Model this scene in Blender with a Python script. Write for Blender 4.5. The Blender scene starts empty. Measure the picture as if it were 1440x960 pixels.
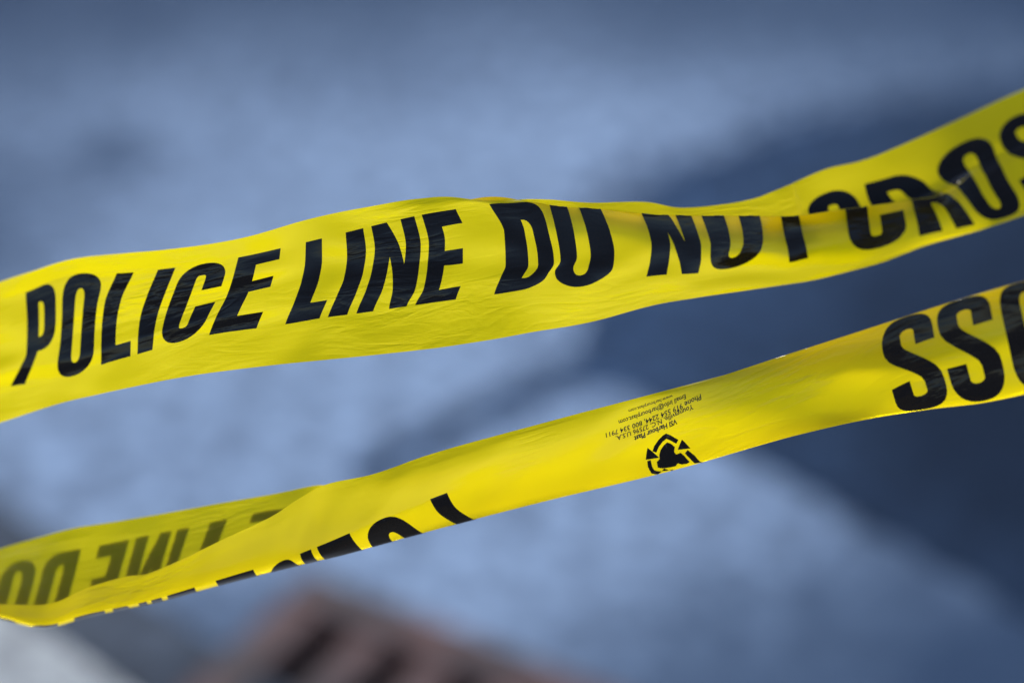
import bpy, bmesh, math, random
import numpy as np
from mathutils import Vector, Matrix
from mathutils.geometry import delaunay_2d_cdt

random.seed(4)
scene = bpy.context.scene
R = math.radians

# ------------------------------------------------------------------ camera
PITCH = R(33.0)
CAM = Vector((0.0, 0.0, 1.6))
LENS, SENSOR = 85.0, 36.0
FOCUS = 1.26
cam_data = bpy.data.cameras.new('camera')
cam = bpy.data.objects.new('camera', cam_data)
scene.collection.objects.link(cam)
cam.location = CAM
cam.rotation_euler = (R(90) - PITCH, 0, 0)
cam_data.lens = LENS
cam_data.sensor_width = SENSOR
cam_data.clip_start = 0.05
cam_data.clip_end = 1000
cam_data.dof.use_dof = True
cam_data.dof.focus_distance = FOCUS
cam_data.dof.aperture_fstop = 1.7
cam_data.dof.aperture_blades = 0
scene.camera = cam

# ------------------------------------------------------------------ sky, sun, exposure
SUN_EL, SUN_AZ = R(32), R(-28)        # azimuth clockwise from +Y: ahead of the camera, to its left
world = bpy.data.worlds.new('World')
scene.world = world
world.use_nodes = True
wn = world.node_tree
wn.nodes.clear()
sky = wn.nodes.new('ShaderNodeTexSky')
sky.sky_type = 'NISHITA'
sky.sun_disc = False
sky.sun_elevation = SUN_EL
sky.sun_rotation = SUN_AZ
sky.air_density = 1.0
sky.dust_density = 0.3
sky.ozone_density = 3.0
bg = wn.nodes.new('ShaderNodeBackground')
bg.inputs['Strength'].default_value = 0.12
out = wn.nodes.new('ShaderNodeOutputWorld')
wn.links.new(sky.outputs[0], bg.inputs[0])
wn.links.new(bg.outputs[0], out.inputs[0])

sun_data = bpy.data.lights.new('sun', 'SUN')
sun_data.energy = 1.5
sun_data.angle = R(14)
sun_data.color = (1.0, 0.975, 0.94)
sun = bpy.data.objects.new('sun', sun_data)
scene.collection.objects.link(sun)
sd = Vector((math.sin(SUN_AZ) * math.cos(SUN_EL), math.cos(SUN_AZ) * math.cos(SUN_EL), math.sin(SUN_EL)))
sun.rotation_euler = sd.to_track_quat('Z', 'Y').to_euler()
sun.location = sd * 20

scene.view_settings.view_transform = 'Standard'
scene.view_settings.look = 'None'
scene.view_settings.exposure = 1.33
scene.view_settings.gamma = 1.0
scene.view_settings.use_curve_mapping = False
scene.cycles.max_bounces = 8
scene.cycles.transparent_max_bounces = 16

# ------------------------------------------------------------------ helpers
FWD = Vector((0, math.cos(PITCH), -math.sin(PITCH)))
UP = Vector((0, math.sin(PITCH), math.cos(PITCH)))
K = SENSOR / LENS / 1440.0


def ground_at(px, py, z=0.0):
    """where the sight line through a point of the photograph meets the level z"""
    d = FWD + Vector((1, 0, 0)) * ((px - 720) * K) - UP * ((py - 480) * K)
    t = (z - CAM.z) / d.z
    return CAM + d * t


def link(name, mesh, mat, parent=None, kind=None):
    o = bpy.data.objects.new(name, mesh)
    scene.collection.objects.link(o)
    if mat:
        mesh.materials.append(mat)
    if parent is not None:
        o.parent = parent
    if kind:
        o['kind'] = kind
    return o


def node_mat(name):
    m = bpy.data.materials.new(name)
    m.use_nodes = True
    nt = m.node_tree
    nt.nodes.clear()
    o = nt.nodes.new('ShaderNodeOutputMaterial')
    return m, nt, o


def ramp(nt, src, stops):
    r = nt.nodes.new('ShaderNodeValToRGB')
    e = r.color_ramp.elements
    while len(e) < len(stops):
        e.new(0.5)
    for i, (p, c) in enumerate(stops):
        e[i].position = p
        e[i].color = (*c, 1)
    nt.links.new(src, r.inputs[0])
    return r


def noise(nt, vec, scale, detail=4, rough=0.55, dist=0.0):
    n = nt.nodes.new('ShaderNodeTexNoise')
    n.inputs['Scale'].default_value = scale
    n.inputs['Detail'].default_value = detail
    n.inputs['Roughness'].default_value = rough
    n.inputs['Distortion'].default_value = dist
    if vec is not None:
        nt.links.new(vec, n.inputs['Vector'])
    return n


def mapping(nt, src, scale=(1, 1, 1), rot=(0, 0, 0), loc=(0, 0, 0)):
    m = nt.nodes.new('ShaderNodeMapping')
    m.inputs['Scale'].default_value = scale
    m.inputs['Rotation'].default_value = rot
    m.inputs['Location'].default_value = loc
    nt.links.new(src, m.inputs[0])
    return m.outputs[0]


def math_node(nt, op, a, b=None):
    m = nt.nodes.new('ShaderNodeMath')
    m.operation = op
    for i, v in enumerate((a, b)):
        if v is None:
            continue
        if isinstance(v, (int, float)):
            m.inputs[i].default_value = v
        else:
            nt.links.new(v, m.inputs[i])
    return m.outputs[0]


def mix_col(nt, fac, a, b, mode='MIX'):
    m = nt.nodes.new('ShaderNodeMix')
    m.data_type = 'RGBA'
    m.blend_type = mode
    for key, v in ((0, fac), (6, a), (7, b)):
        if isinstance(v, (int, float)):
            m.inputs[key].default_value = v
        elif isinstance(v, tuple):
            m.inputs[key].default_value = (*v, 1)
        else:
            nt.links.new(v, m.inputs[key])
    return m.outputs[2]


# ------------------------------------------------------------------ materials
def film_wrinkles(nt):
    """fine creases of thin polyethylene: height field over the tape's own (length, width) coordinates"""
    uv = nt.nodes.new('ShaderNodeUVMap')
    a = noise(nt, mapping(nt, uv.outputs[0], (9, 60, 1), (0, 0, R(9))), 1.0, 3, 0.5, 0.4)
    b = noise(nt, mapping(nt, uv.outputs[0], (30, 150, 1), (0, 0, R(-14))), 1.0, 3, 0.55, 0.8)
    c = noise(nt, mapping(nt, uv.outputs[0], (260, 420, 1)), 1.0, 2, 0.5)
    # sharp ridges from |noise - 0.5|
    ridge = math_node(nt, 'ABSOLUTE', math_node(nt, 'SUBTRACT', b.outputs[0], 0.5))
    h = math_node(nt, 'ADD', math_node(nt, 'MULTIPLY', a.outputs[0], 1.2), math_node(nt, 'MULTIPLY', ridge, -0.55))
    d = noise(nt, mapping(nt, uv.outputs[0], (14, 75, 1), (0, 0, R(24))), 1.0, 2, 0.5, 1.2)
    fold = math_node(nt, 'ABSOLUTE', math_node(nt, 'SUBTRACT', d.outputs[0], 0.48))
    fold = math_node(nt, 'MINIMUM', fold, 0.09)
    h = math_node(nt, 'ADD', h, math_node(nt, 'MULTIPLY', fold, 1.6))
    h = math_node(nt, 'ADD', h, math_node(nt, 'MULTIPLY', c.outputs[0], 0.05))
    bump = nt.nodes.new('ShaderNodeBump')
    bump.inputs['Strength'].default_value = 0.55
    bump.inputs['Distance'].default_value = 0.0022
    calm = noise(nt, mapping(nt, uv.outputs[0], (11, 16, 1)), 1.0, 2, 0.5)
    nt.links.new(ramp(nt, calm.outputs[0], [(0.42, (0.06, 0.06, 0.06)), (0.72, (0.85, 0.85, 0.85))]).outputs[0], bump.inputs['Strength'])
    nt.links.new(h, bump.inputs['Height'])
    return uv, bump


def make_film():
    m, nt, o = node_mat('yellow_polyethylene_film')
    uv, bump = film_wrinkles(nt)
    tone = noise(nt, mapping(nt, uv.outputs[0], (7, 22, 1)), 1.0, 3)
    col = ramp(nt, tone.outputs[0], [(0.3, (0.75, 0.555, 0.0)), (0.7, (0.81, 0.61, 0.0))]).outputs[0]
    dif = nt.nodes.new('ShaderNodeBsdfDiffuse')
    tra = nt.nodes.new('ShaderNodeBsdfTranslucent')
    for n in (dif, tra):
        nt.links.new(col, n.inputs['Color'])
        nt.links.new(bump.outputs[0], n.inputs['Normal'])
    mx = nt.nodes.new('ShaderNodeMixShader')
    mx.inputs[0].default_value = 0.73
    nt.links.new(dif.outputs[0], mx.inputs[1])
    nt.links.new(tra.outputs[0], mx.inputs[2])
    tp = nt.nodes.new('ShaderNodeBsdfTransparent')
    tp.inputs[0].default_value = (0.85, 0.7, 0.0, 1)
    mt = nt.nodes.new('ShaderNodeMixShader')
    mt.inputs[0].default_value = 0.12
    nt.links.new(mx.outputs[0], mt.inputs[1])
    nt.links.new(tp.outputs[0], mt.inputs[2])
    gl = nt.nodes.new('ShaderNodeBsdfGlossy')
    gl.inputs['Roughness'].default_value = 0.2
    nt.links.new(bump.outputs[0], gl.inputs['Normal'])
    fr = nt.nodes.new('ShaderNodeFresnel')
    fr.inputs['IOR'].default_value = 1.45
    nt.links.new(bump.outputs[0], fr.inputs['Normal'])
    ms = nt.nodes.new('ShaderNodeMixShader')
    nt.links.new(math_node(nt, 'MULTIPLY', fr.outputs[0], 0.4), ms.inputs[0])
    nt.links.new(mt.outputs[0], ms.inputs[1])
    nt.links.new(gl.outputs[0], ms.inputs[2])
    nt.links.new(ms.outputs[0], o.inputs[0])
    return m


def make_ink():
    m, nt, o = node_mat('black_printing_ink')
    uv, bump = film_wrinkles(nt)
    p = nt.nodes.new('ShaderNodeBsdfPrincipled')
    n = noise(nt, mapping(nt, uv.outputs[0], (900, 900, 1)), 1.0, 2)
    col = ramp(nt, n.outputs[0], [(0.2, (0.006, 0.0035, 0.002)), (0.75, (0.012, 0.006, 0.003)), (0.83, (0.03, 0.022, 0.008))])
    nt.links.new(col.outputs[0], p.inputs['Base Color'])
    p.inputs['Roughness'].default_value = 0.13
    p.inputs['Specular IOR Level'].default_value = 0.17
    nt.links.new(bump.outputs[0], p.inputs['Normal'])
    nt.links.new(p.outputs[0], o.inputs[0])
    return m


def make_stone(name, c0, c1, c2, big=1.6, bump_d=0.004, rough=0.9, dark_spots=(), dark_col=(0.03, 0.05, 0.085), spec=0.3):
    m, nt, o = node_mat(name)
    tc = nt.nodes.new('ShaderNodeTexCoord')
    v = tc.outputs['Object']
    n1 = noise(nt, v, big, 5, 0.6, 0.3)
    n2 = noise(nt, v, 30, 3, 0.55)
    n3 = noise(nt, v, 260, 2, 0.5)
    base = ramp(nt, n1.outputs[0], [(0.3, c0), (0.5, c1), (0.72, c2)]).outputs[0]
    n4 = noise(nt, v, 24, 3, 0.6, 0.0)
    base = mix_col(nt, 0.8, base, ramp(nt, n4.outputs[0], [(0.3, (0.4, 0.4, 0.42)), (0.7, (1.6, 1.6, 1.58))]).outputs[0], 'MULTIPLY')
    speck = ramp(nt, n2.outputs[0], [(0.3, (0.4, 0.4, 0.4)), (0.7, (1.55, 1.55, 1.55))]).outputs[0]
    col = mix_col(nt, 0.8, base, speck, 'MULTIPLY')
    grain = ramp(nt, n3.outputs[0], [(0.25, (0.6, 0.6, 0.6)), (0.75, (1.3, 1.3, 1.3))]).outputs[0]
    col = mix_col(nt, 0.7, col, grain, 'MULTIPLY')
    for (sx, sy, rad, amt) in dark_spots:       # soft round darkening; on the asphalt a painted vignette plus one stain
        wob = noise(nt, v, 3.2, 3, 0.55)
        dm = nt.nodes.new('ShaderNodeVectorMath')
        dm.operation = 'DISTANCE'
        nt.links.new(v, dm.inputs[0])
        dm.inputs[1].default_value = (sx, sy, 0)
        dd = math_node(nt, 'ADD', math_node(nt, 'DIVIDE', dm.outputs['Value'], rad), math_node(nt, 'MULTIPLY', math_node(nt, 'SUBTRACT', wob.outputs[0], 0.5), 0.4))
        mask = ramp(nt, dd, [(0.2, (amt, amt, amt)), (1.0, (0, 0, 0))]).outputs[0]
        col = mix_col(nt, mask, col, dark_col)
    p = nt.nodes.new('ShaderNodeBsdfPrincipled')
    nt.links.new(col, p.inputs['Base Color'])
    p.inputs['Roughness'].default_value = rough
    p.inputs['Specular IOR Level'].default_value = spec
    b = nt.nodes.new('ShaderNodeBump')
    b.inputs['Strength'].default_value = 0.8
    b.inputs['Distance'].default_value = bump_d
    nt.links.new(math_node(nt, 'ADD', n2.outputs[0], n3.outputs[0]), b.inputs['Height'])
    nt.links.new(b.outputs[0], p.inputs['Normal'])
    nt.links.new(p.outputs[0], o.inputs[0])
    return m


def make_rust():
    m, nt, o = node_mat('rusty_cast_iron')
    tc = nt.nodes.new('ShaderNodeTexCoord')
    v = tc.outputs['Object']
    n1 = noise(nt, v, 9, 4, 0.6, 0.5)
    n2 = noise(nt, v, 120, 3, 0.6)
    col = ramp(nt, n1.outputs[0], [(0.32, (0.008, 0.006, 0.006)), (0.5, (0.048, 0.019, 0.015)), (0.7, (0.12, 0.042, 0.028))]).outputs[0]
    col = mix_col(nt, 0.6, col, ramp(nt, n2.outputs[0], [(0.3, (0.6, 0.6, 0.6)), (0.7, (1.2, 1.2, 1.2))]).outputs[0], 'MULTIPLY')
    p = nt.nodes.new('ShaderNodeBsdfPrincipled')
    nt.links.new(col, p.inputs['Base Color'])
    p.inputs['Roughness'].default_value = 0.75
    p.inputs['Metallic'].default_value = 0.1
    b = nt.nodes.new('ShaderNodeBump')
    b.inputs['Strength'].default_value = 0.6
    b.inputs['Distance'].default_value = 0.002
    nt.links.new(n2.outputs[0], b.inputs['Height'])
    nt.links.new(b.outputs[0], p.inputs['Normal'])
    nt.links.new(p.outputs[0], o.inputs[0])
    return m


VIGNETTE_AND_SPOT = []  # corner and edge vignetting painted onto the ground, plus one real dark spot
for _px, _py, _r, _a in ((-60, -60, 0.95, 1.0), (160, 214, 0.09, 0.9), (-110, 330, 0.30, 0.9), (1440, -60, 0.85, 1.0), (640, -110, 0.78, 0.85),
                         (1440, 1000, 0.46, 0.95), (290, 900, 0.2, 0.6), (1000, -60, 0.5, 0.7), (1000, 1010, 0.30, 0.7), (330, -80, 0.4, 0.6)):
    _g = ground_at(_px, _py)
    VIGNETTE_AND_SPOT.append((_g.x, _g.y, _r, _a))
DARK_RIGHT = []  # deepens the dark area towards the right
for _px, _py, _r, _a in ((1500, 640, 0.62, 0.9), (1480, 330, 0.45, 0.7)):
    _g = ground_at(_px, _py)
    DARK_RIGHT.append((_g.x, _g.y, _r, _a))
FILM = make_film()
INK = make_ink()
ASPHALT = make_stone('worn_grey_asphalt', (0.205, 0.25, 0.315), (0.236, 0.287, 0.357), (0.265, 0.318, 0.39), dark_spots=VIGNETTE_AND_SPOT, spec=0.08)
DARK_GROUND = make_stone('dark_ground', (0.030, 0.050, 0.085), (0.040, 0.066, 0.112), (0.052, 0.084, 0.138), big=2.5, spec=0.05,
                    dark_spots=DARK_RIGHT, dark_col=(0.008, 0.014, 0.026))
CONCRETE = make_stone('pale_kerb_concrete', (0.39, 0.36, 0.315), (0.42, 0.39, 0.34), (0.45, 0.42, 0.37), big=5)
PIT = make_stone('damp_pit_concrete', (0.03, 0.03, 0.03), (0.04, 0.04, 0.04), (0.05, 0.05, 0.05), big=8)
KERB_SHADE = make_stone('kerb_shade_asphalt', (0.03, 0.036, 0.048), (0.05, 0.058, 0.072), (0.08, 0.088, 0.10), big=4)  # dark tone stands in for shade beside the kerb
RUST = make_rust()

# ------------------------------------------------------------------ ground, drain, kerb
# drain frame: corner G0, long side along A, short side along B
G0 = ground_at(438, 806)
A = (ground_at(800, 948) - G0); A.z = 0; A.normalize()
B = Vector((A.y, -A.x, 0))
if B.y > 0:
    B = -B
LA, LB = 0.56, 0.40


def gp(a, b, z=0.0):
    p = G0 + A * a + B * b
    return Vector((p.x, p.y, z))


def build_ground():
    bm = bmesh.new()
    xs = [-150, -8, 0, LA, 8, 150]
    ys = [-150, -8, 0, LB, 8, 150]
    vs = [[bm.verts.new(gp(x, y)) for y in ys] for x in xs]
    for i in range(5):
        for j in range(5):
            if i == 2 and j == 2:
                continue
            bm.faces.new((vs[i][j], vs[i + 1][j], vs[i + 1][j + 1], vs[i][j + 1]))
    bmesh.ops.recalc_face_normals(bm, faces=bm.faces)
    if sum(f.normal.z for f in bm.faces) < 0:
        bmesh.ops.reverse_faces(bm, faces=bm.faces)
    me = bpy.data.meshes.new('ground')
    bm.to_mesh(me)
    return link('ground', me, ASPHALT, kind='structure')


ground = build_ground()


def prism(bm, pts, z0, z1, bevel=0.0):
    """closed prism over a polygon of ground points"""
    n = len(pts)
    lo = [bm.verts.new((p.x, p.y, z0)) for p in pts]
    hi = [bm.verts.new((p.x, p.y, z1)) for p in pts]
    fs = [bm.faces.new(hi), bm.faces.new(lo[::-1])]
    for i in range(n):
        fs.append(bm.faces.new((lo[i], lo[(i + 1) % n], hi[(i + 1) % n], hi[i])))
    bmesh.ops.recalc_face_normals(bm, faces=fs)
    if bevel:
        es = [e for e in bm.edges if e.verts[0] in hi and e.verts[1] in hi]
        bmesh.ops.bevel(bm, geom=es, offset=bevel, segments=3, affect='EDGES', profile=0.6)


def mesh_of(name, bm):
    bmesh.ops.recalc_face_normals(bm, faces=bm.faces)
    me = bpy.data.meshes.new(name)
    bm.to_mesh(me)
    bm.free()
    return me


# pit under the grate
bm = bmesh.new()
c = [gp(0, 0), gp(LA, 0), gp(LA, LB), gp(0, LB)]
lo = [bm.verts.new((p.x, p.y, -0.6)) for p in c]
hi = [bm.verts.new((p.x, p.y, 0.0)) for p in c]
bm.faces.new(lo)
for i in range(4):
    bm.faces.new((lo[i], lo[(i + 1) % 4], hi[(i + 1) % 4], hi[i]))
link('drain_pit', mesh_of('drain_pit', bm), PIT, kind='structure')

# dark area of the ground, built as a thin sheet
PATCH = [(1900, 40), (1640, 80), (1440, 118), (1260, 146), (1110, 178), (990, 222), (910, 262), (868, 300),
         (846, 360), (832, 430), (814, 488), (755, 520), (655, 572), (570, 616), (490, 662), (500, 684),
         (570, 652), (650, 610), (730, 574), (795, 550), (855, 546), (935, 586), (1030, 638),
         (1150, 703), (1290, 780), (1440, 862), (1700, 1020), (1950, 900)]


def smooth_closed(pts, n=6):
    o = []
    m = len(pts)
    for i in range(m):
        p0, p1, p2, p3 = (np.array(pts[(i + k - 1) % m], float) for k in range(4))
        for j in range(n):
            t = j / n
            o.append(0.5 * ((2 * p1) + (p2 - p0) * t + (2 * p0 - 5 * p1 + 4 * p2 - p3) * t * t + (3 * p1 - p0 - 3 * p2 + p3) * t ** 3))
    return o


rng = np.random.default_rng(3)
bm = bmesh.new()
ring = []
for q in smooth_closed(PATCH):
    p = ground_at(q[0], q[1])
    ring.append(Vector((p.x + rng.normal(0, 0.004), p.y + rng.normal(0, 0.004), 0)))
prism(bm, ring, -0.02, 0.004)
link('dark_patch', mesh_of('dark_patch', bm), DARK_GROUND, kind='structure')
bm = bmesh.new()  # crumbs scattered to soften the far edge of the dark area
for _ in range(900):
    q = ring[rng.integers(len(ring))]
    if ring.index(q) > 56:      # only along the far edge
        continue
    q = q + Vector((rng.normal(0, 0.05), rng.normal(0, 0.05), 0))
    r0 = rng.uniform(0.003, 0.010)
    a0 = rng.uniform(0, 6.28)
    top = bm.verts.new((q.x, q.y, 0.005 + r0 * 0.7))
    rim = [bm.verts.new((q.x + r0 * rng.uniform(.7, 1.3) * math.cos(a0 + k * 1.257), q.y + r0 * rng.uniform(.7, 1.3) * math.sin(a0 + k * 1.257), 0.0005)) for k in range(5)]
    for k in range(5):
        bm.faces.new((rim[k], rim[(k + 1) % 5], top))
link('edge_crumbs', mesh_of('edge_crumbs', bm), DARK_GROUND, kind='stuff')

# drain grate
grate = bpy.data.objects.new('drain_grate', None)
scene.collection.objects.link(grate)
grate.location = gp(0, 0)
grate.rotation_euler = (0, 0, math.atan2(A.y, A.x))
grate['label'] = 'rusty brown cast iron drain grate with dark slots set in the ground'
grate['category'] = 'drain grate'
sgn = 1 if (Vector((-A.y, A.x, 0)).dot(B) > 0) else -1


def lbox(x0, x1, y0, y1, z0, z1, bev=0.003):
    bm = bmesh.new()
    y0, y1 = sorted((sgn * y0, sgn * y1))
    vs = [bm.verts.new((x, y, z)) for x in (x0, x1) for y in (y0, y1) for z in (z0, z1)]
    for f in ((0, 1, 3, 2), (4, 6, 7, 5), (0, 4, 5, 1), (2, 3, 7, 6), (0, 2, 6, 4), (1, 5, 7, 3)):
        bm.faces.new([vs[i] for i in f])
    bmesh.ops.recalc_face_normals(bm, faces=bm.faces)
    if bev:
        bmesh.ops.bevel(bm, geom=list(bm.edges), offset=bev, segments=2, affect='EDGES')
    return mesh_of('iron_bar', bm)


MG = 0.055
T0, T1 = -0.035, 0.007
link('frame_rail', lbox(0.001, LA - 0.001, 0.001, MG, T0, T1), RUST, grate)
link('frame_rail', lbox(0.001, LA - 0.001, LB - MG, LB - 0.001, T0, T1), RUST, grate)
link('frame_rail', lbox(0.001, MG, MG + 0.001, LB - MG - 0.001, T0, T1), RUST, grate)
link('frame_rail', lbox(LA - MG, LA - 0.001, MG + 0.001, LB - MG - 0.001, T0, T1), RUST, grate)
nb = 6
pitch = (LA - 2 * MG + 0.035) / (nb + 0)
bar_me = lbox(0, pitch - 0.036, MG + 0.001, LB - MG - 0.001, T0, T1 - 0.002)
bar_me.materials.append(RUST)
for i in range(nb - 1):
    o = bpy.data.objects.new('grate_bar', bar_me)
    scene.collection.objects.link(o)
    o.parent = grate
    o.location = (MG + 0.036 + i * pitch + 0.004, 0, 0)
link('cross_rib', lbox(MG + 0.001, LA - MG - 0.001, LB / 2 - 0.012, LB / 2 + 0.012, T0 - 0.03, T0 - 0.001), RUST, grate)

# kerb, a run of concrete stones
KH = 0.10
k0 = ground_at(60, 876, KH)
k1 = ground_at(176, 957, KH)
KD = (k1 - k0); KD.z = 0; KD.normalize()
KN = Vector((KD.y, -KD.x, 0))
if KN.y > 0:
    KN = -KN
kerb = bpy.data.objects.new('kerb', None)
scene.collection.objects.link(kerb)
kerb.location = (k0.x, k0.y, 0)
kerb['kind'] = 'structure'
SL = 0.9
bm = bmesh.new()
stone_pts = [Vector((KD * a + KN * b)) for a, b in ((0.004, 0), (SL - 0.004, 0), (SL - 0.004, 0.15), (0.004, 0.15))]
prism(bm, stone_pts, -0.02, KH, bevel=0.018)
stone_me = mesh_of('kerb_stone', bm)
stone_me.materials.append(CONCRETE)
for f in stone_me.polygons:
    f.use_smooth = False
for i in range(-3, 3):
    o = bpy.data.objects.new('kerb_stone', stone_me)
    scene.collection.objects.link(o)
    o.parent = kerb
    o.location = KD * (i * SL - 0.55)
# dark strip beside the kerb, its shade put into the colour
bm = bmesh.new()
gv_ = [k0 + KD * a - KN * b for a, b in ((-3.3, 0.002), (2.2, 0.002), (2.2, 0.165), (-3.3, 0.165))]
prism(bm, gv_, -0.02, 0.004)
link('kerb_shade', mesh_of('kerb_shade', bm), KERB_SHADE, kind='structure')
# pavement behind the kerb
bm = bmesh.new()
pv = [k0 + KD * a + KN * b for a, b in ((-3.3, 0.153), (2.2, 0.153), (2.2, 2.5), (-3.3, 2.5))]
prism(bm, pv, -0.02, KH - 0.006)
link('pavement', mesh_of('pavement', bm), CONCRETE, kind='structure')

# ------------------------------------------------------------------ lettering outlines (unit height, upright)
def arc(cx, cy, rx, ry, a0, a1, n=14, e=2.3):
    o = []
    for i in range(n + 1):
        a = R(a0 + (a1 - a0) * i / n)
        ca, sa = math.cos(a), math.sin(a)
        o.append((cx + rx * math.copysign(abs(ca) ** (2 / e), ca), cy + ry * math.copysign(abs(sa) ** (2 / e), sa)))
    return o


def oval(w, y0, y1, rx, ry, inset=0.0, insety=0.0):
    x0, x1 = inset, w - inset
    y0, y1 = y0 + insety, y1 - insety
    rx = min(rx, (x1 - x0) / 2); ry = min(ry, (y1 - y0) / 2)
    return (arc(x1 - rx, y1 - ry, rx, ry, 0, 90) + arc(x0 + rx, y1 - ry, rx, ry, 90, 180)
            + arc(x0 + rx, y0 + ry, rx, ry, 180, 270) + arc(x1 - rx, y0 + ry, rx, ry, 270, 360))


def stroke(path, hv, hh):
    p = np.array(path, float)
    t = np.gradient(p, axis=0)
    t /= np.linalg.norm(t, axis=1)[:, None]
    nrm = np.stack([-t[:, 1], t[:, 0]], 1)
    off = np.stack([nrm[:, 0] * hv, nrm[:, 1] * hh], 1)
    return [tuple(q) for q in (p + off)] + [tuple(q) for q in (p - off)[::-1]]


ST, HT = 0.205, 0.165
WID = dict(P=.48, O=.50, L=.42, I=.205, C=.50, E=.43, N=.56, D=.51, T=.46, R=.52, S=.545)


def glyph(ch):
    w = WID[ch]
    if ch == 'I':
        return [[(0, 0), (w, 0), (w, 1), (0, 1)]]
    if ch == 'L':
        return [[(0, 0), (w, 0), (w, HT * 1.1), (ST, HT * 1.1), (ST, 1), (0, 1)]]
    if ch == 'E':
        return [[(0, 0), (w, 0), (w, HT), (ST, HT), (ST, .42), (w - .03, .42), (w - .03, .42 + HT), (ST, .42 + HT),
                 (ST, 1 - HT), (w, 1 - HT), (w, 1), (0, 1)]]
    if ch == 'T':
        c = w / 2
        return [[(c - ST / 2, 0), (c + ST / 2, 0), (c + ST / 2, 1 - HT), (w, 1 - HT), (w, 1), (0, 1), (0, 1 - HT), (c - ST / 2, 1 - HT)]]
    if ch == 'N':
        s = .185
        return [[(0, 0), (s, 0), (s, .56), (w - s - .01, 0), (w, 0), (w, 1), (w - s, 1), (w - s, .46), (s + .01, 1), (0, 1)]]
    if ch == 'O':
        return [oval(w, 0, 1, .25, .24), oval(w, 0, 1, .06, .1, .19, .15)]
    if ch == 'D':
        o = [(0, 0)] + arc(w - .25, .24, .25, .24, 270, 360) + arc(w - .25, .76, .25, .24, 0, 90) + [(0, 1)]
        i = [(ST, HT)] + arc(w - .20 - .08, HT + .1, .08, .1, 270, 360) + arc(w - .20 - .08, 1 - HT - .1, .08, .1, 0, 90) + [(ST, 1 - HT)]
        return [o, i]
    if ch == 'P':
        o = [(0, 0), (ST, 0), (ST, .38)] + arc(w - .22, .58, .22, .2, 270, 360) + arc(w - .22, .8, .22, .2, 0, 90) + [(0, 1)]
        i = [(ST, .53)] + arc(w - .19 - .06, .60, .06, .07, 270, 360) + arc(w - .19 - .06, .78, .06, .07, 0, 90) + [(ST, .85)]
        return [o, i]
    if ch == 'R':
        o = [(0, 0), (ST, 0), (ST, .41)] + arc(w - .26, .31, .07, .1, 90, 0, 6) + [(w - .19, 0), (w, 0)] \
            + [(w, .36), (w - .02, .44), (w - .06, .49), (w - .02, .54)] + arc(w - .22, .78, .22, .22, 0, 90) + [(0, 1)]
        i = [(ST, .56)] + arc(w - .19 - .06, .63, .06, .07, 270, 360) + arc(w - .19 - .06, .78, .06, .07, 0, 90) + [(ST, .85)]
        return [o, i]
    if ch == 'C':
        x0, x1 = .10, w - .10
        path = [(x1, .62), (x1, .68), (x1, .74)] + arc((x0 + x1) / 2, .78, (x1 - x0) / 2, .14, 0, 180, 16) \
            + [(x0, y) for y in np.linspace(.74, .26, 12)] + arc((x0 + x1) / 2, .22, (x1 - x0) / 2, .14, 180, 360, 16) \
            + [(x1, .27), (x1, .33), (x1, .39)]
        return [stroke(path, .1, .08)]
    if ch == 'S':
        x0, x1 = .10, w - .10
        cx = w / 2
        path = [(x1, .68), (x1, .73)] + arc(cx, .80, (x1 - x0) / 2, .12, 0, 180, 16, 2.1) + [(x0, .755), (x0 + .004, .71)]
        for t in np.linspace(0, 1, 14)[1:-1]:
            k = 3 * t * t - 2 * t * t * t
            path.append((x0 + .012 + (x1 - x0 - .024) * (0.35 * k + 0.65 * t), .68 - .36 * t))
        path += [(x1 - .004, .29), (x1, .245)] + [(x, y) for x, y in arc(cx, .20, (x1 - x0) / 2, .12, 0, -180, 16, 2.1)] + [(x0, .27), (x0, .32)]
        return [stroke(path, .1, .08)]


def resample(poly, d):
    o = []
    n = len(poly)
    for i in range(n):
        a, b = np.array(poly[i], float), np.array(poly[(i + 1) % n], float)
        k = max(1, int(math.ceil(np.linalg.norm(b - a) / d)))
        for j in range(k):
            q = a + (b - a) * j / k
            if not o or np.linalg.norm(q - o[-1]) > 1e-5:
                o.append(q)
    if np.linalg.norm(o[0] - o[-1]) < 1e-5:
        o.pop()
    return o


def inside(pts, polys):
    """even-odd test, vectorised"""
    c = np.zeros(len(pts), bool)
    x, y = pts[:, 0], pts[:, 1]
    for poly in polys:
        p = np.array(poly)
        q = np.roll(p, -1, axis=0)
        for (ax, ay), (bx, by) in zip(p, q):
            if ay == by:
                continue
            cond = (ay > y) != (by > y)
            c ^= cond & (x < (bx - ax) * (y - ay) / (by - ay) + ax)
    return c


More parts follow.
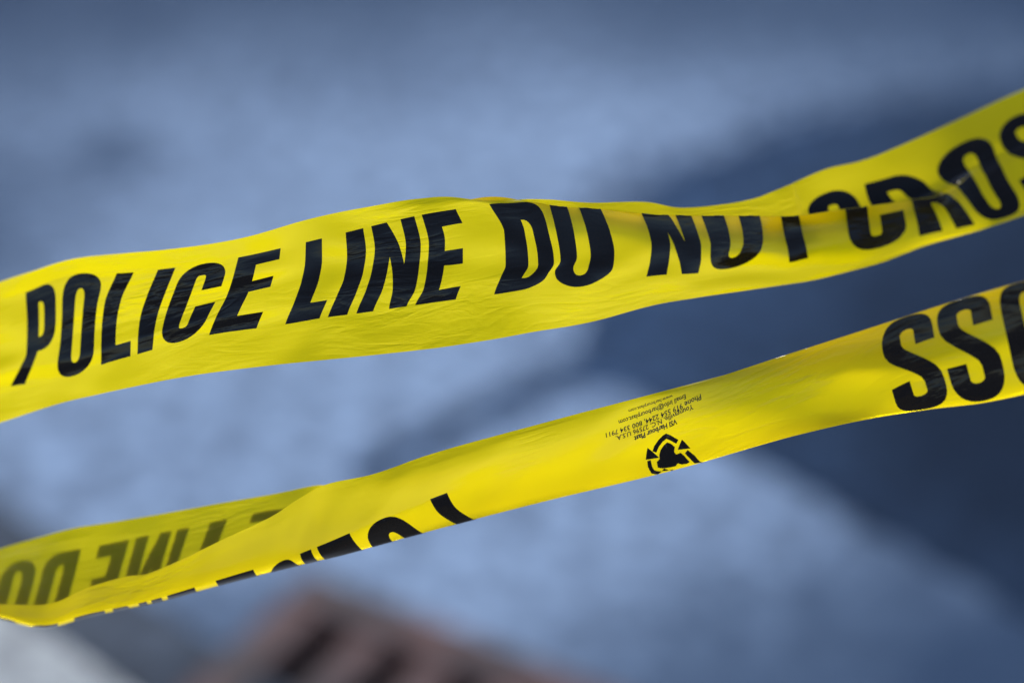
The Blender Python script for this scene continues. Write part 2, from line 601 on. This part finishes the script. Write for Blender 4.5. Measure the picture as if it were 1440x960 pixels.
def triangulate(polys, d):
    polys = [resample(p, d) for p in polys]
    verts, edges = [], []
    for p in polys:
        s = len(verts)
        verts += [Vector((float(a[0]), float(a[1]))) for a in p]
        edges += [(s + i, s + (i + 1) % len(p)) for i in range(len(p))]
    allp = np.vstack([np.array(p) for p in polys])
    mn, mx = allp.min(0), allp.max(0)
    gx, gy = np.meshgrid(np.arange(mn[0] + d * .5, mx[0], d), np.arange(mn[1] + d * .5, mx[1], d))
    g = np.stack([gx.ravel(), gy.ravel()], 1)
    g = g[inside(g, polys)]
    if len(g):
        dist = np.min(np.hypot(g[:, None, 0] - allp[None, :, 0], g[:, None, 1] - allp[None, :, 1]), axis=1)
        verts += [Vector((float(a), float(b))) for a, b in g[dist > d * 0.5]]
    vo, eo, fo, _, _, _ = delaunay_2d_cdt(verts, edges, [], 0, 1e-6)
    vo = np.array([(v.x, v.y) for v in vo])
    fo = np.array([f for f in fo if len(f) == 3])
    cen = vo[fo].mean(axis=1)
    fo = fo[inside(cen, polys)]
    return vo, fo


# ------------------------------------------------------------------ tape surface
def pchip(Vk, Yk, v):
    """monotone cubic across the width; Vk, Yk (N,K), v (N,)"""
    h = np.diff(Vk, axis=1)
    dl = np.diff(Yk, axis=1) / h
    d = np.zeros_like(Yk)
    w1 = 2 * h[:, 1:] + h[:, :-1]
    w2 = h[:, 1:] + 2 * h[:, :-1]
    with np.errstate(divide='ignore', invalid='ignore'):
        dm = (w1 + w2) / (w1 / dl[:, :-1] + w2 / dl[:, 1:])
    d[:, 1:-1] = np.where(dl[:, :-1] * dl[:, 1:] > 0, dm, 0)
    d[:, 0] = dl[:, 0]
    d[:, -1] = dl[:, -1]
    idx = np.clip((v[:, None] >= Vk).sum(1) - 1, 0, Vk.shape[1] - 2)
    r = np.arange(len(v))
    hh = h[r, idx]
    t = (v - Vk[r, idx]) / hh
    y0, y1, d0, d1 = Yk[r, idx], Yk[r, idx + 1], d[r, idx], d[r, idx + 1]
    return (y0 * (1 + 2 * t) * (1 - t) ** 2 + d0 * hh * t * (1 - t) ** 2 + y1 * t * t * (3 - 2 * t) + d1 * hh * t * t * (t - 1))


class Tape:
    """one strip of film. Each station across it lists points of the film: width coordinate v, sight-line x/y at
    photograph scale, and depth in mm behind the station's own distance; length coordinate s counts letter heights."""

    def __init__(self, stations, seed, amp, quiet=99.0):
        self.amp = amp
        self.quiet = quiet
        stations = sorted(stations, key=lambda a: a[0])
        self.S = np.array([a[0] for a in stations])
        self.T = np.array([[[k[0], k[1], k[2], a[1] + k[3] / 1000.0] for k in a[2]] for a in stations])   # n,K,4
        S, T = self.S, self.T
        m = np.zeros_like(T)
        h = np.diff(S)[:, None, None]
        dl = np.diff(T, axis=0) / h
        m[1:-1] = (dl[:-1] * h[1:] + dl[1:] * h[:-1]) / (h[1:] + h[:-1])
        m[0], m[-1] = dl[0], dl[-1]
        self.M = m
        g = np.random.default_rng(seed)
        self.w = [(g.uniform(1.5, 7), g.uniform(4, 26) * g.choice([-1, 1]), g.uniform(0, 6.28), g.uniform(.1, .38)) for _ in range(14)]

    def px(self, s, v):
        S, T, M = self.S, self.T, self.M
        i = np.clip(np.searchsorted(S, s, side='right') - 1, 0, len(S) - 2)
        h = (S[i + 1] - S[i])
        t = ((s - S[i]) / h)
        tc = np.clip(t, 0, 1)[:, None, None]
        hh = h[:, None, None]
        k = (T[i] * (1 + 2 * tc) * (1 - tc) ** 2 + M[i] * hh * tc * (1 - tc) ** 2 + T[i + 1] * tc ** 2 * (3 - 2 * tc) + M[i + 1] * hh * tc ** 2 * (tc - 1))
        over = ((t - np.clip(t, 0, 1)) * h)[:, None, None]
        k = k + over * np.where(t[:, None, None] > 1, M[i + 1], M[i]) * np.array([0, 1, 1, 1])
        Vk = k[:, :, 0]
        x, y, d = (pchip(Vk, k[:, :, j], v) for j in (1, 2, 3))
        return x, y, d

    def pos(self, s, v):
        x, y, d = self.px(s, v)
        calm = np.interp(s, [self.quiet, self.quiet + 2], [1.0, 0.25])
        for fs, fv, ph, am in self.w:
            d = d + calm * am * self.amp * np.sin(fs * s + fv * v + ph) * (0.4 + 0.6 * np.sin(0.7 * fs * s - ph))
        p = (np.array(CAM)[None] + d[:, None] * (np.array(FWD)[None] + ((x - 720) * K)[:, None] * np.array([[1., 0, 0]])
                                                  - ((y - 480) * K)[:, None] * np.array(UP)[None]))
        return p

    def length(self, s):
        """metres along the film"""
        if not hasattr(self, 'ls'):
            self.ls = np.arange(self.S[0] - 20, self.S[-1] + 20, .05)
            p = self.pos(self.ls, np.full(len(self.ls), .4))
            self.lc = np.concatenate([[0], np.cumsum(np.linalg.norm(np.diff(p, axis=0), axis=1))])
        return np.interp(s, self.ls, self.lc)

    def normal(self, s, v, e=2e-3):
        a = self.pos(s + e, v) - self.pos(s - e, v)
        b = self.pos(s, np.clip(v + e, 0, 1)) - self.pos(s, np.clip(v - e, 0, 1))
        n = np.cross(a, b)
        return n / np.maximum(np.linalg.norm(n, axis=1), 1e-12)[:, None]

    def invert(self, X, Y, s, v, vmax):
        """(s, v) on the front layer behind a photograph point"""
        for _ in range(40):
            e = 1e-3
            x0, y0, _d = (q[0] for q in self.px(np.array([s]), np.array([v])))
            xs, ys, _d = (q[0] for q in self.px(np.array([s + e]), np.array([v])))
            xv, yv, _d = (q[0] for q in self.px(np.array([s]), np.array([v + e])))
            J = np.array([[(xs - x0) / e, (xv - x0) / e], [(ys - y0) / e, (yv - y0) / e]])
            dd = np.linalg.lstsq(J, np.array([X - x0, Y - y0]), rcond=1e-3)[0]
            dd = np.clip(dd, -0.15, 0.15)
            s += 0.7 * dd[0]
            v = min(max(v + 0.7 * dd[1], 0.0), vmax)
        return s, v


UVS = 0.044     # one letter height in metres


def smooth_uv(me, sv, tape):
    uv = me.uv_layers.new(name='UVMap')
    li = np.empty(len(me.loops), np.int32)
    me.loops.foreach_get('vertex_index', li)
    co = np.stack([tape.length(sv[:, 0]), sv[:, 1] * 0.075], 1)[li]
    uv.data.foreach_set('uv', co.astype(np.float32).ravel())
    me.polygons.foreach_set('use_smooth', np.ones(len(me.polygons), bool))


def build_strip(tape, s0, s1, name, parent, ds=0.025, nv=110):
    ss = np.arange(s0, s1 + ds / 2, ds)
    vv = np.linspace(0, 1, nv)
    gs, gv = np.meshgrid(ss, vv, indexing='ij')
    gs, gv = gs.ravel(), gv.ravel()
    p = tape.pos(gs, gv)
    i = np.arange(len(ss) - 1)[:, None] * nv + np.arange(nv - 1)[None]
    f = np.stack([i, i + nv, i + nv + 1, i + 1], -1).reshape(-1, 4)
    me = bpy.data.meshes.new(name)
    me.from_pydata(p.tolist(), [], f.tolist())
    smooth_uv(me, np.stack([gs, gv], 1), tape)
    me.update()
    return link(name, me, FILM, parent)


def print_on(tape, sv, faces, name, parent, off=0.00018, label=None):
    s, v = sv[:, 0], np.clip(sv[:, 1], 0.0005, 0.9995)
    p = tape.pos(s, v) + tape.normal(s, v) * off
    me = bpy.data.meshes.new(name)
    me.from_pydata(p.tolist(), [], faces.tolist())
    smooth_uv(me, np.stack([s, v], 1), tape)
    me.update()
    o = link(name, me, INK, parent)
    if label:
        o['label'] = label
    return o


VL, VH = 0.25, 0.84
GAP, SPACE = 0.095, 0.27
_tri = {}


def layout(text, s=0.0):
    o = []
    for ch in text:
        if ch == ' ':
            s += SPACE - GAP
            o.append((' ', s, s))
            continue
        o.append((ch, s, s + WID[ch]))
        s += WID[ch] + (0.05 if ch == 'S' else GAP)
    return o, s


def print_text(tape, lay, parent):
    for ch, a, b in lay:
        if ch == ' ':
            continue
        if ch not in _tri:
            _tri[ch] = triangulate(glyph(ch), 0.022)
        vo, fo = _tri[ch]
        sv = np.stack([a + vo[:, 0], VL + (VH - VL) * vo[:, 1]], 1)
        print_on(tape, sv, fo, 'printed_letter', parent, label='black letter ' + ch)


def F(f):      # fraction of letter height -> width coordinate
    return VL + f * (VH - VL)


# ------------------------------------------------------------------ upper tape
lay1, end1 = layout('POLICE LINE DO NOT CROSS')


def sp(lay, i, fr):
    return lay[i][1] + (lay[i][2] - lay[i][1]) * fr


# index into the text:  P0 O1 L2 I3 C4 E5 _6 L7 I8 N9 E10 _11 D12 O13 _14 N15 O16 T17 _18 C19 R20 O21 S22 S23
ZL = (5.2, 6, 4.5, 5, 3.5, 2, 1, 0)          # cross-section of the freely hanging part (mm)
ZD = (5, 5.5, 4.5, 5, 3.5, 2.2, 2.0, 3)


def row(pts, z):
    return [(p[0], p[1], p[2], zz) for p, zz in zip(pts, z)]


def left(b0, p0, p2, p4, p7, p10, top, f2=.217, f4=.417, f7=.7, z=ZL):
    v9 = (VH + 1) / 2
    m = ((p10[0] + top[0]) / 2, (p10[1] + top[1]) / 2)
    r = row([(0, *b0), (F(0), *p0), (F(f2), *p2), (F(f4), *p4), (F(f7), *p7), (F(1), *p10), (v9, *m), (1, *top)], z)
    r.insert(6, tuple((a + b) / 2 for a, b in zip(r[5], r[6])))
    return r


def pleat(b0, p0, k2, k3, k4, crease, hid, top, z):
    r = row([(0, *b0), (F(0), *p0), (F(k2[0]), k2[1], k2[2]), (F(k3[0]), k3[1], k3[2]), (F(k4[0]), k4[1], k4[2]),
                (F(crease[0]), crease[1], crease[2]), (F(hid[0]), hid[1], hid[2]), (1, *top)], z)
    w = (.22, .3, .3, .62)                     # the film turns sharply at the crease
    r.insert(6, tuple(a + (b - a) * t for a, b, t in zip(r[5], r[6], w)))
    return r


ZP = (6, 5, 4, 3, 2, 0, 10, 12)
D1 = lambda x: FOCUS - 0.050 * max(0.0, (430 - x) / 430) ** 1.3 + 0.075 * max(0.0, (x - 760) / 680) ** 1.2
st1 = [
    (-7.5, D1(-260) + .02, left((-420, 700), (-405, 650), (-395, 628), (-392, 605), (-394, 568), (-395, 530), (-390, 505))),
    (-3.2, D1(-150), left((-190, 650), (-176, 600), (-164, 576), (-158, 552), (-158, 515), (-158, 474), (-152, 446))),
    (-1.1, D1(-60), left((-72, 616), (-58, 565), (-46, 541), (-38, 518), (-38, 480), (-39, 437), (-33, 408))),
    (sp(lay1, 0, 0), D1(0), left((1, 594), (15, 543), (28, 517), (37, 495), (38, 455), (36, 411), (43, 382))),
    (sp(lay1, 1, .5), D1(100), left((96, 564), (104, 528), (106, 500), (108, 470), (111, 430), (116, 384), (121, 361))),
    (sp(lay1, 2, 0), D1(150), left((136, 555), (142, 513), (142, 487), (143, 460), (147, 426), (164, 384), (174, 356))),
    (sp(lay1, 3, 0), D1(205), left((186, 544), (193, 498), (194, 472), (197, 447), (207, 415), (222, 379), (232, 351))),
    (sp(lay1, 5, 0), D1(310), left((283, 526), (294, 471), (305, 443), (318, 418), (327, 392), (335, 362), (343, 334))),
    (sp(lay1, 7, 0), D1(420), left((387, 513), (401, 456), (414, 424), (424, 395), (429, 368), (430, 340.5), (431, 309))),
    (sp(lay1, 8, 0), D1(480), left((447, 507), (461, 446), (474, 415), (484, 390), (488, 360), (486, 327), (484, 297))),
    (sp(lay1, 9, 0), D1(515), left((488, 503), (501, 441), (515, 407), (523, 380), (527, 350), (522, 318), (517, 291))),
    (sp(lay1, 10, 0), D1(595), left((573, 494), (584, 429), (596, 405), (601, 375), (603, 343), (593, 302), (587, 279.5), z=ZD)),
    (sp(lay1, 10, 1), D1(648), left((630, 487), (641, 421), (650, 396), (656, 370), (656, 333), (641, 294), (636, 277), z=ZD)),
    (sp(lay1, 12, 0), D1(700), pleat((688, 478), (695, 414), (.2, 704.5, 389), (.3, 711, 373), (.7, 709, 327), (1.0, 688, 287), (1.12, 683, 277), (679, 282), ZD)),
    (sp(lay1, 12, 1), D1(770), pleat((760, 465), (764, 405), (.2, 770, 386), (.31, 779, 370), (.7, 771, 325), (.95, 758, 285), (1.08, 755, 289), (751, 280), (7, 5, 4.5, 5, 4, 2.5, 9, 9))),
    (sp(lay1, 13, .1), D1(795), pleat((780, 462), (788, 405), (.25, 786, 379), (.35, 793, 365), (.6, 788, 326), (.82, 778, 289), (.98, 776, 297), (771, 280.5), (7, 5, 4.5, 5, 4, 2, 9, 9))),
    (sp(lay1, 13, 1), D1(860), pleat((846, 449), (853, 398), (.2, 862, 377), (.4, 864, 355), (.6, 858, 326), (.81, 845, 294), (.98, 845, 304), (838, 285), (7, 5, 4.5, 5, 4, 2, 9, 10))),
    (sp(lay1, 15, 0), D1(912), pleat((903, 433), (909, 389), (.22, 914, 367), (.42, 916, 346), (.58, 912, 325), (.78, 902, 300), (.97, 905, 316), (896, 283.5), (7, 5, 4.5, 4, 3, 1, 9, 11))),
    (sp(lay1, 15, 1), D1(980), pleat((977, 419), (982, 384), (.21, 986, 363), (.4, 986, 346), (.55, 981, 327), (.72, 972, 303), (.93, 977, 322), (963, 292), ZP)),
    (sp(lay1, 16, 1), D1(1068), pleat((1058, 407), (1062, 373), (.2, 1070, 352), (.38, 1073, 337), (.5, 1072, 322), (.63, 1068, 303.5), (.84, 1074, 330), (1064, 278), ZP)),
    (sp(lay1, 17, .28), D1(1110), pleat((1112, 399), (1110, 369), (.16, 1108, 352), (.32, 1104, 335), (.44, 1101, 321), (.57, 1098, 304), (.78, 1108, 334), (1090, 268), ZP)),
    (sp(lay1, 17, .72), D1(1130), pleat((1138, 395), (1136, 363), (.16, 1133, 346), (.32, 1129, 331), (.44, 1126, 318), (.56, 1123, 303), (.77, 1133, 332), (1112, 259), ZP)),
    (sp(lay1, 19, -.12), D1(1180), pleat((1192, 382), (1188, 358), (.14, 1186, 342), (.28, 1183, 325), (.39, 1181, 311), (.52, 1178, 295), (.63, 1142, 309), (1118, 256), ZP)),
    (sp(lay1, 19, .5), D1(1220), pleat((1240, 369), (1234, 349), (.13, 1233, 335), (.27, 1231, 318), (.38, 1229, 305), (.5, 1226, 289), (.58, 1183, 303), (1162, 237.5), ZP)),
    (sp(lay1, 20, 0), D1(1280), pleat((1297, 347), (1293, 332), (.13, 1291, 320), (.27, 1288, 306), (.37, 1285, 295), (.47, 1280, 281), (.57, 1236, 294), (1208, 227), ZP)),
    (sp(lay1, 20, 1), D1(1340), pleat((1376, 324), (1371, 316), (.15, 1363, 304), (.3, 1353, 290), (.42, 1343, 278), (.5, 1334, 269), (.62, 1318, 268), (1268, 204), ZP)),
    (sp(lay1, 21, .5), D1(1400), pleat((1420, 310), (1414, 306), (.2, 1400, 288), (.38, 1387, 268), (.5, 1380, 254), (.62, 1372, 240), (.76, 1365, 226), (1335, 174), (-4, -2, 0, 3, 5, 8, 11, 20))),
    (sp(lay1, 22, .5), D1(1480), pleat((1490, 284), (1484, 272), (.2, 1472, 250), (.38, 1460, 230), (.5, 1453, 216), (.62, 1446, 203), (.76, 1438, 188), (1416, 136), (-4, -2, 0, 3, 5, 8, 11, 20))),
    (end1 + .5, D1(1560), pleat((1600, 240), (1592, 226), (.2, 1582, 204), (.38, 1572, 184), (.5, 1566, 170), (.62, 1560, 157), (.76, 1552, 142), (1533, 92), (-4, -2, 0, 3, 5, 8, 11, 20))),
    (end1 + 5, D1(1800), pleat((1960, 96), (1952, 82), (.2, 1944, 60), (.38, 1936, 40), (.5, 1931, 26), (.62, 1926, 13), (.76, 1919, -2), (1901, -52), (-4, -2, 0, 3, 5, 8, 11, 20))),
]
tape1 = Tape(st1, 11, 0.0009)
t1 = bpy.data.objects.new('barrier_tape', None)
scene.collection.objects.link(t1)
t1['label'] = 'yellow barrier tape reading POLICE LINE DO NOT CROSS the right way up'
t1['category'] = 'barrier tape'
t1['group'] = 'yellow police barrier tapes'
build_strip(tape1, -19, end1 + 16, 'film', t1)
print_text(tape1, lay1, t1)

# ------------------------------------------------------------------ lower tape (turned upside down, lower half folded behind)
LOGO_W = 4.65
layA, endA = layout('DO NOT CROSS')
s_pol = endA + LOGO_W
layB, endB = layout('POLICE LINE DO NOT', s_pol)
# layA: D0 O1 _2 N3 O4 T5 _6 C7 R8 O9 S10 S11 ; layB: P0 O1 L2 I3 C4 E5 _6 L7 I8 N9 E10 _11 D12 O13
D2 = lambda x: FOCUS + 0.004 - 0.055 * max(0.0, (x - 880) / 560) ** 1.2 + 0.045 * max(0.0, (520 - x) / 520) ** 1.3


def sec(pts, z):
    return [(p[0], p[1], p[2], zz) for p, zz in zip(pts, z)]


ZR = (13, 0, 3, 8, 15, 18, 20)       # right: both margins curl away
ZM = (0.7, 0, 2, 6, 13, 20, 22)        # middle: lower part folded up behind
ZF = (0, 1, 4, 6, 12, 20, 21)       # left: front strip narrow, back layer tall
st2 = [
    (sp(layA, 5, .5), D2(1900), sec([(0, 1900, 310), (.22, 1904, 292), (.44, 1912, 334), (.65, 1922, 376), (.9, 1934, 434), (.95, 1934, 430), (1, 1934, 424)], ZR)),
    (sp(layA, 7, .5), D2(1640), sec([(0, 1630, 372), (.23, 1634, 353), (.45, 1643, 396), (.65, 1654, 440), (.9, 1666, 500), (.95, 1666, 495), (1, 1666, 488)], ZR)),
    (sp(layA, 9, .5), D2(1450), sec([(0, 1432, 412), (.24, 1436, 396), (.45, 1446, 438), (.65, 1456, 482), (.89, 1468, 548), (.95, 1468, 543), (1, 1468, 535)], ZR)),
    (sp(layA, 10, .5), D2(1365), sec([(0, 1347, 442), (.24, 1351, 420.5), (.45, 1359, 463), (.65, 1369, 508), (.875, 1384, 566), (.94, 1383, 560), (1, 1382, 551)], ZR)),
    (sp(layA, 11, .5), D2(1285), sec([(0, 1266, 470), (.235, 1270, 446), (.44, 1278, 488), (.64, 1288, 529), (.87, 1303, 576), (.94, 1302, 567), (1, 1301, 556)], ZR)),
    (endA + .35, D2(1180), sec([(0, 1179, 486), (.15, 1183, 474), (.34, 1190, 512), (.54, 1198, 550), (.77, 1207, 592), (.88, 1205, 578), (1, 1203, 556)], (11, 0, 4, 11, 20, 24, 26))),
    (endA + .96, D2(1110), sec([(0, 1099, 506), (.10, 1103, 499.5), (.27, 1109, 533), (.46, 1116, 570), (.68, 1124, 611), (.84, 1120, 588), (1, 1117, 560)], (9, 0, 3, 9, 18, 22, 24))),
    (endA + 2.28, D2(940), sec([(0, 928, 551), (.05, 930, 556), (.2, 936, 588), (.38, 942, 624), (.58, 951, 660), (.78, 945, 628), (1, 938, 590)], ZM)),
    (endA + 3.6, D2(770), sec([(0, 754, 597), (.06, 757, 607), (.22, 763, 640), (.38, 769, 672), (.53, 777, 702), (.76, 770, 672), (1, 764, 630)], ZM)),
    (sp(layB, 0, .22), D2(640), sec([(0, 600, 640), (.08, 604, 658), (.25, 616, 697), (.34, 628, 717), (.45, 655, 733), (.75, 668, 700), (1, 686, 645)], ZM)),
    (sp(layB, 1, .5), D2(545), sec([(0, 522, 667), (.08, 526, 688), (.25, 537, 729), (.32, 546, 744), (.40, 561, 758), (.7, 580, 722), (1, 602, 665)], ZM)),
    (sp(layB, 2, .5), D2(470), sec([(0, 455, 682), (.08, 458, 705), (.25, 466, 760), (.29, 472, 771), (.34, 481, 780), (.67, 494, 736), (1, 508, 678)], (0, 0.5, 3, 5, 12, 20, 24))),
    (sp(layB, 3, .5), D2(430), sec([(0, 420, 701), (.08, 422, 724), (.25, 429, 775), (.28, 432, 784), (.32, 438, 790), (.66, 455, 744), (1, 470, 682)], (0, 0.7, 3.5, 5, 12, 22, 25))),
    (sp(layB, 4, .5), D2(395), sec([(0, 385, 724), (.08, 388, 744), (.25, 399, 787), (.275, 401, 793), (.305, 405, 798), (.65, 422, 750), (1, 444, 682)], ZF)),
    (sp(layB, 5, .5), D2(330), sec([(0, 316, 757), (.08, 319, 773), (.25, 328, 808.2), (.27, 330, 812), (.295, 333, 816), (.65, 370, 746), (1, 390, 693)], ZF)),
    (sp(layB, 7, .5), D2(250), sec([(0, 238, 794), (.08, 242, 806), (.25, 253, 831.2), (.27, 254, 834), (.29, 256, 837), (.65, 283, 766), (1, 304, 708)], ZF)),
    (sp(layB, 8, .5), D2(216), sec([(0, 207, 806), (.08, 210, 817), (.25, 219, 841.2), (.27, 220, 843), (.29, 221, 846), (.65, 247, 775), (1, 266, 715)], ZF)),
    (sp(layB, 9, .5), D2(185), sec([(0, 178, 810), (.08, 181, 822), (.25, 187, 849.2), (.27, 188, 851), (.29, 189, 853), (.65, 209, 783), (1, 226, 722)], ZF)),
    (sp(layB, 10, .5), D2(125), sec([(0, 128, 824), (.08, 127, 836), (.25, 124, 862.2), (.27, 124, 864), (.29, 125, 867), (.65, 150, 798), (1, 168, 732)], ZF)),
    (sp(layB, 12, .5), D2(70), sec([(0, 72, 848), (.08, 70, 857), (.25, 62, 878.2), (.27, 60, 880), (.29, 60, 882.5), (.65, 81, 812), (1, 95, 744)], ZF)),
    (sp(layB, 13, .5), D2(10), sec([(0, 24, 850), (.08, 20, 856), (.25, 10, 869.2), (.27, 8, 870), (.29, 7, 872), (.65, 23, 819), (1, 33, 761)], (2, 3, 6, 8, 14, 22, 23))),
    (sp(layB, 15, .5), D2(-70), sec([(0, -50, 846), (.08, -54, 849), (.25, -62, 852), (.27, -64, 853), (.29, -65, 854), (.65, -56, 832), (1, -40, 783)], (4, 5, 8, 10, 17, 25, 26))),
    (endB + 3.5, D2(-300), sec([(0, -300, 930), (.08, -303, 932), (.25, -308, 936), (.27, -310, 937), (.29, -311, 938), (.65, -304, 918), (1, -290, 868)], (4, 5, 8, 10, 17, 25, 26))),
]
tape2 = Tape(st2, 23, 0.0005, s_pol + 1)
t2 = bpy.data.objects.new('barrier_tape', None)
scene.collection.objects.link(t2)
t2['label'] = 'yellow barrier tape turned upside down, with small print and recycling mark'
t2['category'] = 'barrier tape'
t2['group'] = 'yellow police barrier tapes'
build_strip(tape2, -8.0, endB + 18, 'film', t2)
print_text(tape2, [q for q in layA if q[1] > layA[6][1]], t2)
print_text(tape2, layB, t2)


# recycling mark: outlines as seen, carried onto the film
def px_poly(tape, pts, s, v, vmax):
    o = []
    for x, y in pts:
        o.append(tape.invert(x, y, s, v, vmax))
    return o


MARK = [
    # outer bands
    [(917.5, 634), (920, 626.5), (926, 618), (932, 612), (936.5, 609), (943, 611.5), (954, 618), (951, 623.5), (942, 618.5), (937, 616.5), (932, 620.5), (927, 627), (923, 636)],
    [(967, 632), (977, 640), (984, 648), (993, 658), (986, 660), (977, 651), (970, 644), (963, 637)],
    [(915, 646), (917, 655), (920, 660.5), (926, 662), (936, 661.5), (946, 659.5), (947, 663.5), (936, 666), (925, 667), (916, 665), (911, 656), (910, 648)],
    # arrow heads
    [(910.5, 629), (927, 643), (908, 646)],
    [(959, 617.5), (971, 630), (953, 632)],
    # body
    [(927, 639), (929, 632), (934, 625), (938, 621.5), (943, 623), (949, 628), (948, 635), (951, 638.5), (957, 636), (962, 640), (970, 649), (966, 651.5), (959, 652.5),
     (953, 651), (950, 655), (940, 657), (931, 658), (925, 657), (923.5, 649), (927.5, 645)],
]
for poly in MARK:
    q = px_poly(tape2, poly, endA + 2.28, .4, .72)
    vo, fo = triangulate([q], 0.03)
    print_on(tape2, vo, fo, 'recycling_mark', t2)

# small print: five lines, upside down like the tape
LINES = [('VSI Harbour Plast', (952, 592), (892, 617), 1.15, 7.2), ('Youngsville, N.C. 27596 U.S.A.', (975, 571.5), (866, 616.5), .6, 6.6),
         ('Phone 919 554 2244, 800 334 7911', (986, 557.5), (852, 612), .6, 6.4), ('Email info@harbourplast.com', (964.5, 557), (870, 594), .6, 5.8),
         ('www.harbourplast.com', (946, 556.5), (884, 578), .5, 4.6)]
for txt, a, b, bold, hpx in LINES:
    cu = bpy.data.curves.new('text', 'FONT')
    cu.body = txt
    cu.size = 1.0
    cu.offset = 0.034 * bold
    cu.resolution_u = 2
    tmp = bpy.data.objects.new('text', cu)
    scene.collection.objects.link(tmp)
    bpy.context.view_layer.update()
    me = tmp.to_mesh()
    co = np.array([v.co[:2] for v in me.vertices])
    me.calc_loop_triangles()
    tri = np.array([t.vertices[:] for t in me.loop_triangles])
    tmp.to_mesh_clear()
    bpy.data.objects.remove(tmp)
    bpy.data.curves.remove(cu)
    x0, x1 = co[:, 0].min(), co[:, 0].max()
    sa = np.array(tape2.invert(a[0], a[1], endA + 2.1, .15, .6))
    sb = np.array(tape2.invert(b[0], b[1], endA + 2.5, .15, .6))
    f = (co[:, 0] - x0) / (x1 - x0)
    sv = sa[None] + f[:, None] * (sb - sa)[None]
    sv[:, 1] += (co[:, 1] / 0.72 - 0.5) * hpx / 205.0
    print_on(tape2, sv, tri, 'small_print_line', t2)
